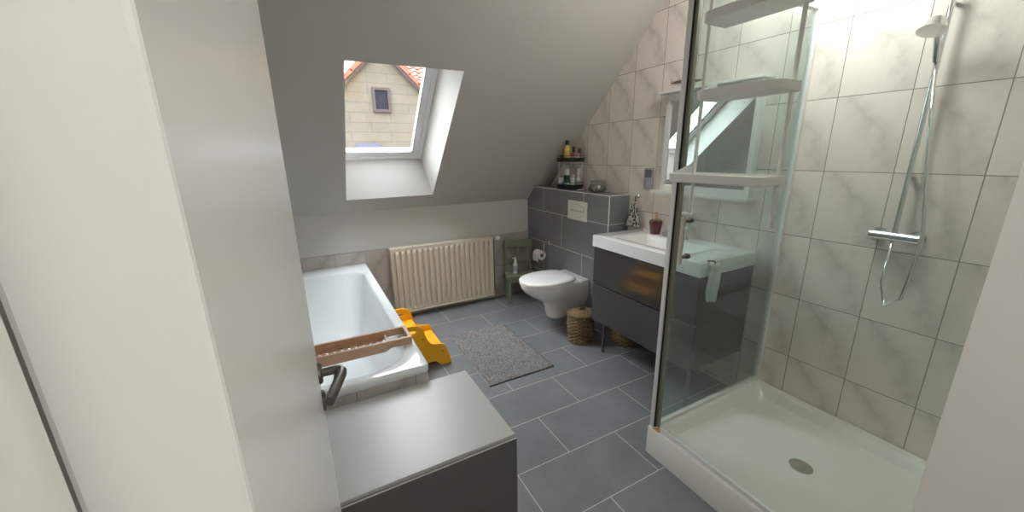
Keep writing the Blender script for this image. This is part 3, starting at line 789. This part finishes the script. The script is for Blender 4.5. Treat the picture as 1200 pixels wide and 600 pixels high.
# ------------------------------------------------------------------ bath mat
t = thing('bath_mat', 'grey shaggy rectangular bath mat on the slate floor tiles', 'bath mat', (.436, 1.11, 0))
bm = B(); mx0, mx1, my0_, my1_ = .187, .685, .708, 1.508
nx, ny = 90, 144; rings = []
rnd = random.Random(3)
for j in range(ny+1):
    row = []
    for i in range(nx+1):
        e = min(i, nx-i, j, ny-j)
        z = .016 + rnd.uniform(-.0055, .0055) if e > 1 else (.010 if e == 1 else .003)
        row.append(Vector((mx0+(mx1-mx0)*i/nx + (rnd.uniform(-.002, .002)), my0_+(my1_-my0_)*j/ny + rnd.uniform(-.002, .002), z)))
    rings.append(row)
loft(bm, rings, False, False, closed=False)
for f in bm.faces:
    if f.normal.z < 0: f.normal_flip()
obj('pile', bm, M['shag'], t)
bm = B(); box(bm, (mx0-.004, my0_-.004, .0005), (mx1+.004, my1_+.004, .006), .001); obj('backing', bm, M['rubber'], t)
bm = B(); tube(bm, [(mx0-.004, my0_-.003, .007), (mx0-.004, my1_, .007)], .0022, 6); obj('edge_binding', bm, mat('pale_binding', (.62, .61, .59), .8), t)

# ------------------------------------------------------------------ yellow step stool
t = thing('step_stool', 'bright yellow two-step wooden stool pushed against the side of the bathtub', 'stool', (-.12, 1.3, 0))
def smooth_poly(pts, it=2):
    for _ in range(it):
        out = []
        for i in range(len(pts)):
            a_, b2 = Vector(pts[i]), Vector(pts[(i+1) % len(pts)])
            out += [a_*.75+b2*.25, a_*.25+b2*.75]
        pts = out
    return pts
side = [(-.300, .0), (-.262, .0), (-.240, .03), (-.10, .045), (-.055, .045), (-.028, .035), (-.010, .002), (.072, .0), (.074, .02), (.050, .105), (.036, .150), (.012, .168), (-.055, .176), (-.078, .196), (-.100, .245), (-.112, .300), (-.135, .332), (-.170, .345), (-.235, .345), (-.275, .32), (-.295, .27)]
side = [(x, z) for x, z in side]
hole = [(-.155 + .038*math.cos(2*PI*i/20), .300 + .012*math.sin(2*PI*i/20)) for i in range(20)]
def side_panel(y):
    bm = B()
    outer = smooth_poly([Vector((x, y, z)) for x, z in side], 2)
    hp = [Vector((x-.045, y, z-.002)) for x, z in hole]
    vo = [bm.verts.new(p_) for p_ in outer]; vh = [bm.verts.new(p_) for p_ in hp]
    ed = [bm.edges.new((vo[i], vo[(i+1) % len(vo)])) for i in range(len(vo))] + [bm.edges.new((vh[i], vh[(i+1) % len(vh)])) for i in range(len(vh))]
    bmesh.ops.triangle_fill(bm, use_beauty=True, use_dissolve=False, edges=ed)
    r = bmesh.ops.extrude_face_region(bm, geom=bm.faces[:])
    bmesh.ops.translate(bm, vec=(0, .018, 0), verts=[v for v in r['geom'] if isinstance(v, bmesh.types.BMVert)])
    bmesh.ops.recalc_face_normals(bm, faces=bm.faces[:])
    return obj('side_panel', bm, M['yellow'], t)
SYN, SYF = 1.125, 1.475
for y in (SYN, SYF):
    pnl = side_panel(y)
    yy = y-.001 if y == SYN else y+.016
    for (x, z) in ((-.122, .232), (-.088, .085), (.016, .108)):
        bm = B(); lathe(bm, [(.0045, yy), (.0045, yy+.003)], (x, 0, z), 12, 'y'); obj('screw', bm, M['strap'], pnl)
bm = B(); box(bm, (-.285, SYN+.018, .232), (-.112, SYF, .250), .003); obj('upper_step', bm, M['yellow'], t)
bm = B(); box(bm, (-.135, SYN+.018, .106), (.034, SYF, .124), .003); obj('lower_step', bm, M['yellow'], t)
bm = B(); box(bm, (-.135, SYN+.018, .124), (-.120, SYF, .232)); box(bm, (-.290, SYN+.018, .06), (-.276, SYF, .232)); obj('cross_board', bm, M['yellow'], t)

# ------------------------------------------------------------------ shower
SX, SY = .640, -.172
t = thing('shower_tray', 'raised off-white shower tray at the right with a low rim', 'shower tray', (1.08, -.65, 0))
ty0 = FY+.004; TRZ = .148
bm = B()
R_ = [rrect(SX, GX-.002, ty0, SY, .02, 0.001, 6), rrect(SX, GX-.002, ty0, SY, .02, TRZ-.006, 6), rrect(SX+.004, GX-.004, ty0+.004, SY-.004, .02, TRZ, 6),
      rrect(SX+.062, GX-.05, ty0+.05, SY-.062, .03, TRZ, 6), rrect(SX+.070, GX-.06, ty0+.06, SY-.070, .03, TRZ-.012, 6), rrect(SX+.09, GX-.08, ty0+.08, SY-.09, .04, TRZ-.045, 6), rrect(SX+.13, GX-.12, ty0+.12, SY-.13, .04, TRZ-.052, 6)]
loft(bm, R_, True, True); obj('tray_body', bm, M['traywhite'], t, 45)
bm = B(); lathe(bm, [(.0, 0), (.045, 0), (.045, .004), (.0, .007)], (1.08, -.66, TRZ-.052), 24); obj('drain', bm, M['chrome'], t, 40)

t = thing('shower_enclosure', 'silver framed glass shower enclosure with a long door handle standing on the tray', 'shower', (.68, -.2, .148))
PX, PY, PT = .652, -.182, 2.12      # outer corner of the post
bm = B(); box(bm, (PX, PY-.024, TRZ), (PX+.030, PY, PT), .003); obj('corner_post', bm, M['alu'], t)
bm = B(); box(bm, (PX+.008, PY-.042, TRZ), (PX+.028, PY-.0275, PT), .002); obj('seal_profile', bm, M['olive'], t)
bm = B(); box(bm, (PX+.002, PY-.0275, TRZ), (PX+.026, PY-.0245, PT)); obj('seal_strip', bm, M['rubber'], t)
bm = B(); box(bm, (PX+.012, ty0+.02, TRZ+.018), (PX+.018, PY-.042, PT-.02)); obj('front_glass', bm, M['shower_glass'], t)
bm = B(); box(bm, (PX+.032, PY-.022, TRZ+.018), (GX-.02, PY-.016, PT-.02)); obj('side_glass', bm, M['shower_glass'], t)
bm = B(); box(bm, (PX+.006, ty0, TRZ), (PX+.024, PY-.052, TRZ+.02), .002); obj('bottom_rail', bm, M['alu'], t)
bm = B(); box(bm, (PX+.032, PY-.030, TRZ), (GX-.001, PY-.008, TRZ+.022), .002); obj('bottom_rail', bm, M['frame_white'], t)
bm = B(); box(bm, (PX, ty0, PT-.03), (PX+.03, PY-.030, PT), .002); obj('top_rail', bm, M['alu'], t)
bm = B(); box(bm, (PX+.032, PY-.030, PT-.03), (GX-.001, PY, PT), .002); obj('top_rail', bm, M['alu'], t)
bm = B(); box(bm, (GX-.022, PY-.034, TRZ), (GX-.001, PY-.004, PT), .002); obj('wall_profile', bm, M['alu'], t)
bm = B(); box(bm, (PX+.0, ty0, TRZ), (PX+.03, ty0+.02, PT), .002); obj('wall_profile', bm, M['alu'], t)
bm = B(); box(bm, (PX-.006, PY-.062, TRZ+.001), (PX+.010, PY-.022, TRZ+.010), .002); lathe(bm, [(.007, TRZ+.010), (.007, TRZ+.020), (.004, TRZ+.022)], (PX+.002, PY-.044, 0), 12); obj('pivot_hinge', bm, M['brass'], t, 40)
hy = -.284
bm = B(); box(bm, (.610, hy-.008, 1.016), (.622, hy+.008, 1.212), .003); ha = obj('door_handle', bm, mat('pale_satin_handle', (.62, .57, .48), .35, metal=.3), t)
for z in (1.195, 1.045):
    bm = B(); tube(bm, [(.620, hy-.003, z), (.664, hy-.003, z)], .0075, 12); lathe(bm, [(.012, .653), (.012, .6635)], (0, hy-.003, z), 16, 'x'); obj('standoff', bm, M['pewter'], ha, 40)

# hanging shelf rack outside the glass
t = thing('hanging_shower_rack', 'white three-tier shelf rack hanging on the outside of the shower glass', 'rack', (.6, -.35, 1.22))
yA, yB = -.283, -.62
for k, (z, fx, yA) in enumerate(((1.356, .506, -.283), (1.634, .520, -.345), (1.872, .520, -.345))):
    bm = B()
    rr = .012 if k == 0 else .03
    def outl(ins):
        return rrect(fx+ins, .648-ins*.3, yB+ins, yA-ins-(0), (.004, rr, rr, .004), 0, 5)
    # rrect corners: (x1,y1),(x0,y1),(x0,y0),(x1,y0)
    def zz(pts, z_): return [Vector((p_.x, p_.y, z_)) for p_ in pts]
    loft(bm, [zz(outl(.004), z), zz(outl(0), z+.003), zz(outl(0), z+.030), zz(outl(.003), z+.031), zz(outl(.005), z+.026), zz(outl(.006), z+.024)], True, True)
    tr_ = obj('shelf', bm, M['frame_white'], t, 40)
    bm = B()
    prism(bm, [(fx+.012, yA-.003, z+.028), (.640, yA-.003, z+.028), (.640, yA-.003, z+.066)], (0, .003, 0)); obj('end_bracket', bm, M['pvcgrey'], tr_)
for y in (-.294, -.60):
    bm = B(); tube(bm, [(.637, y, 1.215), (.637, y, PT+.006), (.645, y, PT+.010), (.672, y, PT+.010), (.690, y, PT+.004), (.690, y, PT-.03)], .0065, 10); obj('hanging_rod', bm, M['frame_white'], t, 40)
bm = B(); tube(bm, [(.637, -.262, 1.222), (.637, -.310, 1.222)], .007, 8); obj('end_clip', bm, M['frame_white'], t)

# things inside the shower
c = Vector((1.40, -.28, TRZ+.001))
# shower mixer and hand shower on the gable wall inside the enclosure
t = thing('shower_mixer', 'chrome shower mixer with riser and hand shower inside the glass enclosure', 'shower mixer', (GX-.04, -.66, 1.1))
bm = B(); tube(bm, [(GX-.045, -.74, 1.10), (GX-.045, -.58, 1.10)], .019, 16); obj('mixer_body', bm, M['chrome'], t, 40)
for y in (-.72, -.60):
    bm = B(); lathe(bm, [(.028, GX), (.028, GX-.008), (.012, GX-.012), (.012, GX-.045)], (0, y, 1.10), 18, 'x'); obj('wall_rosette', bm, M['chrome'], t, 40)
bm = B(); tube(bm, [(GX-.045, -.66, 1.115), (GX-.045, -.66, 2.0)], .009, 12)
for z in (1.35, 1.98): tube(bm, [(GX-.045, -.66, z), (GX, -.66, z)], .007, 10)
obj('riser_rail', bm, M['chrome'], t, 40)
bm = B(); tube(bm, [(GX-.06, -.66, 1.78), (GX-.10, -.66, 1.86), (GX-.15, -.66, 1.90)], [.010, .011, .014], 12); tube(bm, [(GX-.15, -.66, 1.905), (GX-.165, -.66, 1.87)], [.03, .042], 20); obj('hand_shower', bm, M['chrome'], t, 40)
bm = B(); tube(bm, [(GX-.06, -.66, 1.78), (GX-.08, -.70, 1.5), (GX-.09, -.76, 1.1), (GX-.085, -.74, .85), (GX-.07, -.69, .80), (GX-.055, -.66, .9), (GX-.048, -.66, 1.085)], .006, 8); obj('hose', bm, M['chrome'], t, True)

# crumpled cloth hanging on the vanity side seen through the glass
t = thing('hanging_towel', 'small white crumpled towel hanging off the end of the washbasin', 'towel', (1.08, -.1, .7))
bm = B(); rings = []
for k in range(14):
    f = k/13; z = .905-f*.20
    rings.append([Vector((1.10+.035*math.cos(2*PI*i/30)*(1+.25*math.sin(3*2*PI*i/30+k*.7)), -.128+.020*math.sin(2*PI*i/30)*(1+.3*math.cos(4*2*PI*i/30+k*.5)), z)) for i in range(30)])
loft(bm, rings); obj('cloth', bm, mat('white_towel', (.75, .74, .71), .95, bumps=.5, bscale=90), t, True)
bm = B(); tube(bm, [(1.10, -.128, .90), (1.10, -.125, .918), (1.10, -.10, .914), (1.10, -.085, .909)], .004, 8); obj('loop', bm, M['strap'], t)

# ------------------------------------------------------------------ added fill lamp, unseen in the hall behind the camera
t = thing('hall_fill_lamp', 'added round opal fill lamp in the hallway behind the door, out of view', 'lamp', (-.3, -2.0, CH))
bm = B(); lathe(bm, [(.10, CH+.001), (.10, CH-.02), (.09, CH-.02)], (-.3, -2.0, 0), 32); obj('fill_lamp_base', bm, M['pvc'], t, 40)
bm = B(); lathe(bm, [(.09, CH-.02), (.13, CH-.05), (.12, CH-.09), (.05, CH-.12), (.0, CH-.122)], (-.3, -2.0, 0), 32); obj('fill_lamp_shade', bm, M['globe'], t, 50)
l = bpy.data.lights.new('hall_fill_light', 'POINT'); l.energy = HALL_W = 12; l.color = (1, .97, .93); l.shadow_soft_size = .12
lo = bpy.data.objects.new('hall_fill_light', l); COL.objects.link(lo); lo.parent = t; lo.location = (0, 0, -.26)

t = thing('ceiling_fill_lamp', 'added round opal fill lamp on the flat part of the bathroom ceiling, out of view', 'lamp', (1.05, -.32, CH))  # second added lamp, out of view, brightens the right side of the room
bm = B(); lathe(bm, [(.12, CH+.001), (.12, CH-.02), (.11, CH-.02)], (1.05, -.32, 0), 32); obj('fill_lamp_base', bm, M['pvc'], t, 40)
bm = B(); lathe(bm, [(.11, CH-.02), (.15, CH-.05), (.14, CH-.08), (.05, CH-.105), (.0, CH-.107)], (1.05, -.32, 0), 32); obj('fill_lamp_shade', bm, M['globe'], t, 50)
l = bpy.data.lights.new('ceiling_fill_light', 'POINT'); l.energy = 12; l.color = (1, .97, .93); l.shadow_soft_size = .14
lo = bpy.data.objects.new('ceiling_fill_light', l); COL.objects.link(lo); lo.parent = t; lo.location = (0, 0, -.26)

# ------------------------------------------------------------------ outdoors: neighbour's gable
HY_ = 9.0
bm = B(); box(bm, (-40, 3.2, -3.2), (40, 60, -3.0)); struct('ground', bm, M['ground'])
t = thing('neighbour_house', 'neighbouring house with pale block gable and red tiled roof beyond the roof window', 'house', (1.3, 10, -3))
ap = (1.28, 4.0); el, er = (-3.2, ap[1]-(ap[0]+3.2)*1.0), (5.6, ap[1]-(5.6-ap[0])*.985)
bm = B(); prism(bm, [(el[0], HY_, -3), (er[0], HY_, -3), (er[0], HY_, er[1]), (ap[0], HY_, ap[1]), (el[0], HY_, el[1])], (0, 5.5, 0)); obj('gable_wall', bm, M['facade'], t)
# verge tiles along both edges of the gable
def verge(p0, p1, side_):
    bm = B(); a_, b2 = Vector((p0[0], 0, p0[1])), Vector((p1[0], 0, p1[1])); L = (b2-a_).length; dr_ = (b2-a_)/L; up = Vector((-dr_.z, 0, dr_.x));
    if up.z < 0: up = -up
    n_ = int(L/.30); first = None
    for i in range(n_):
        q0, q1 = a_+dr_*(i*.30), a_+dr_*(i*.30+.33)
        off0, off1 = .0, .035
        prism(bm, [q0-up*.02+Vector((0, HY_-.13, 0)), q1-up*.0+Vector((0, HY_-.13, 0)), q1+up*.075+Vector((0, HY_-.13, 0)), q0+up*.055+Vector((0, HY_-.13, 0))], (0, .17, 0))
    return obj('verge_tiles', bm, M['rooftile'], t)
verge(ap, (el[0]-.2, el[1]-.2), -1); verge(ap, (er[0]+.2, er[1]-.2), 1)
for e in (el, er):
    a_, b2 = Vector((ap[0], HY_-.1, ap[1]+.02)), Vector((e[0], HY_-.1, e[1]+.02)); d3 = (b2-a_).normalized(); up = Vector((-d3.z, 0, d3.x)); up = up if up.z > 0 else -up
    bm = B(); prism(bm, [a_+up*.02, b2+d3*.4+up*.02, b2+d3*.4+up*.07, a_+up*.07], (0, 5.8, 0)); obj('roof_slope', bm, M['rooftile'], t)
    bm = B(); prism(bm, [a_-up*.09, b2-up*.09, b2-up*.0, a_-up*.0], (0, .06, 0)); obj('verge_board', bm, mat('weathered_board', (.065, .042, .04), .85, var=.25), t)
# gable window
bm = B(); wx0, wx1, wz0, wz1 = 1.04, 1.455, 2.49, 3.05
for a4 in ((wx0, wz0, wx1, wz0+.07), (wx0, wz1-.06, wx1, wz1), (wx0, wz0+.07, wx0+.06, wz1-.06), (wx1-.06, wz0+.07, wx1, wz1-.06)): box(bm, (a4[0], HY_-.05, a4[1]), (a4[2], HY_+.0, a4[3]))
fr = obj('gable_window', bm, M['winbrown'], t)
bm = B(); box(bm, (wx0+.05, HY_-.02, wz0+.06), (wx1-.05, HY_-.004, wz1-.05)); obj('pane', bm, M['darkglass'], fr)
bm = B(); box(bm, (.545, HY_-.05, .80), (1.10, HY_, 1.76)); lw = obj('lower_window', bm, M['bluegrey'], t)
bm = B(); box(bm, (.59, HY_-.055, .85), (1.05, HY_-.045, 1.58)); obj('pane', bm, M['darkglass'], lw)

# second roof behind, to the right
t = thing('rear_house', 'red tiled roof slope rising behind the pale gable', 'house', (7, 16, -3))
bm = B(); rs0, rs1 = Vector((0, 14.9, 2.6)), Vector((0, 20.5, 8.2)); dd = (rs1-rs0); L = dd.length; dd.normalize(); nn = Vector((0, -dd.z, dd.y))
rows = int(L/.27); xs = []
x = 2.3
while x < 12.5: xs.append(x); x += .06
rings = []
for j in range(rows):
    for off, lift in ((0, .035), (.268, -.01)):
        base = rs0 + dd*(j*.27+off)
        rings.append([base + Vector((x, 0, 0)) + nn*(lift+.05*math.sin(2*PI*x/.36)) for x in xs])
loft(bm, rings, False, False, closed=False)
bmesh.ops.solidify(bm, geom=bm.faces[:], thickness=.05)
bmesh.ops.recalc_face_normals(bm, faces=bm.faces[:])
obj('roof_tiles', bm, M['rooftile'], t)
bm = B(); box(bm, (2.4, 15.3, -3), (12.3, 15.6, 2.5)); obj('wall', bm, M['facade'], t)

# bare tree beyond the gable
t = thing('bare_tree', 'leafless tree with thin pale branches left of the gable roof', 'tree', (1.9, 22.5, -3))
bm = B(); tube(bm, [(1.9, 22.5, -3), (1.95, 22.5, 1), (2.05, 22.5, 4.6)], [.3, .2, .11], 10); tk = obj('trunk', bm, M['bark'], t)
rnd = random.Random(5)
bm = B()
def grow(p_, d_, L, r, lvl):
    q = p_+d_*L; m_ = p_+d_*L*.5+Vector((rnd.uniform(-.06, .06), 0, rnd.uniform(-.05, .05)))*L
    tube(bm, [p_, m_, q], [r, r*.8, r*.55], 5)
    if lvl == 0: return
    for _ in range(3):
        e_ = (d_+Vector((rnd.uniform(-.7, .7), rnd.uniform(-.5, .5), rnd.uniform(-.25, .6)))).normalized()
        grow(p_+d_*L*rnd.uniform(.45, 1), e_, L*.68, r*.58, lvl-1)
for a0 in (-.9, -.4, .0, .5, 1.0):
    grow(Vector((2.0, 22.5, 3.9+abs(a0)*.3)), Vector((a0, rnd.uniform(-.3, .3), 1)).normalized(), 1.9, .05, 3)
obj('branches', bm, M['bark'], t)

# outer roof covering around the window (keeps daylight out elsewhere)
bm = B()
def slab(x0, x1, s0, s1): prism(bm, [sp(x0, s0, NW+.022), sp(x1, s0, NW+.022), sp(x1, s1, NW+.022), sp(x0, s1, NW+.022)], UN*.05)
slab(LX-.3, X0, -.5, s_top+1.6); slab(X1, GX+.3, -.5, s_top+1.6); slab(X0, X1, -.5, S0); slab(X0, X1, S1, s_top+1.6)
struct('roof', bm, M['roofwood'])
bm = B(); box(bm, (LX-.3, -2.9, CH+.15), (GX+.3, .75, CH+.2)); struct('roof_deck', bm, M['roofwood'])

# ------------------------------------------------------------------ light
wd = bpy.data.worlds.new('overcast'); S.world = wd; wd.use_nodes = True; nt = wd.node_tree; nt.nodes.clear()
out = N(nt, 'ShaderNodeOutputWorld'); bg = N(nt, 'ShaderNodeBackground'); nt.links.new(bg.outputs[0], out.inputs[0])
tc = N(nt, 'ShaderNodeTexCoord'); sx = N(nt, 'ShaderNodeSeparateXYZ'); nt.links.new(tc.outputs['Generated'], sx.inputs[0])
f = math_node(nt, 'MAXIMUM', sx.outputs[2], 0)
west = math_node(nt, 'POWER', math_node(nt, 'MAXIMUM', math_node(nt, 'MULTIPLY', sx.outputs[0], -1), 0), 1.5)
st = math_node(nt, 'ADD', math_node(nt, 'ADD', 1.2, math_node(nt, 'MULTIPLY', west, 4.0)), math_node(nt, 'MULTIPLY', math_node(nt, 'POWER', f, 1.6), 13))
# bright veiled sun behind the clouds, left of the neighbour's roof
vd = N(nt, 'ShaderNodeVectorMath', operation='DOT_PRODUCT'); nt.links.new(tc.outputs['Generated'], vd.inputs[0])
vd.inputs[1].default_value = Vector((-1.0, .50, .85)).normalized()
lobe = math_node(nt, 'MULTIPLY', math_node(nt, 'POWER', math_node(nt, 'MAXIMUM', vd.outputs['Value'], 0), 5.0), 6.5)
st = math_node(nt, 'ADD', st, lobe)
nt.links.new(mix_col(nt, f, (.96, .98, 1.0), (.90, .95, 1.0)), bg.inputs[0]); nt.links.new(st, bg.inputs[1])
# sampling guide for the daylight in the roof window (a portal gives off no light itself)
pl = bpy.data.lights.new('daylight_portal', 'AREA'); pl.shape = 'RECTANGLE'; pl.size = .70; pl.size_y = 1.10; pl.cycles.is_portal = True
po = bpy.data.objects.new('daylight_portal', pl); COL.objects.link(po)
po.location = sp(-.124, .89, NW+.10); po.rotation_euler = (-UN).to_track_quat('-Z', 'Y').to_euler()
po.matrix_world = Matrix.Translation(sp(-.124, .89, NW+.10)) @ Matrix((Vector((1, 0, 0)), US, Vector((1, 0, 0)).cross(US))).transposed().to_4x4()

# ------------------------------------------------------------------ camera (solved from the tile grid)
yaw, pitch, roll, F = 4.90203420e-01, 2.62144954e-01, -1.55938304e-02, 447.851
fw = Vector((math.sin(yaw)*math.cos(pitch), math.cos(yaw)*math.cos(pitch), -math.sin(pitch)))
r = fw.cross(Vector((0, 0, 1))).normalized(); u = r.cross(fw)
r2 = r*math.cos(roll)+u*math.sin(roll); u2 = -r*math.sin(roll)+u*math.cos(roll)
cam = bpy.data.cameras.new('camera'); co = bpy.data.objects.new('camera', cam); COL.objects.link(co)
mt = Matrix((r2, u2, -fw)).transposed().to_4x4(); mt.translation = Vector((-.70367, -1.29442, 1.4676)); co.matrix_world = mt
cam.sensor_fit = 'HORIZONTAL'; cam.sensor_width = 36; cam.lens = F/1200*36; cam.clip_start = .01; cam.clip_end = 200
S.camera = co

vs = S.view_settings; vs.view_transform = 'Standard'; vs.look = 'None'; vs.gamma = 1; vs.use_curve_mapping = False; vs.exposure = 1.05
S.display_settings.display_device = 'sRGB'
S.cycles.blur_glossy = 0; S.cycles.max_bounces = 14; S.cycles.diffuse_bounces = 8; S.cycles.glossy_bounces = 5; S.cycles.transparent_max_bounces = 12; S.cycles.transmission_bounces = 6
S.cycles.sample_clamp_indirect = 6; S.cycles.use_denoising = True
S.cycles.caustics_reflective = False; S.cycles.caustics_refractive = False
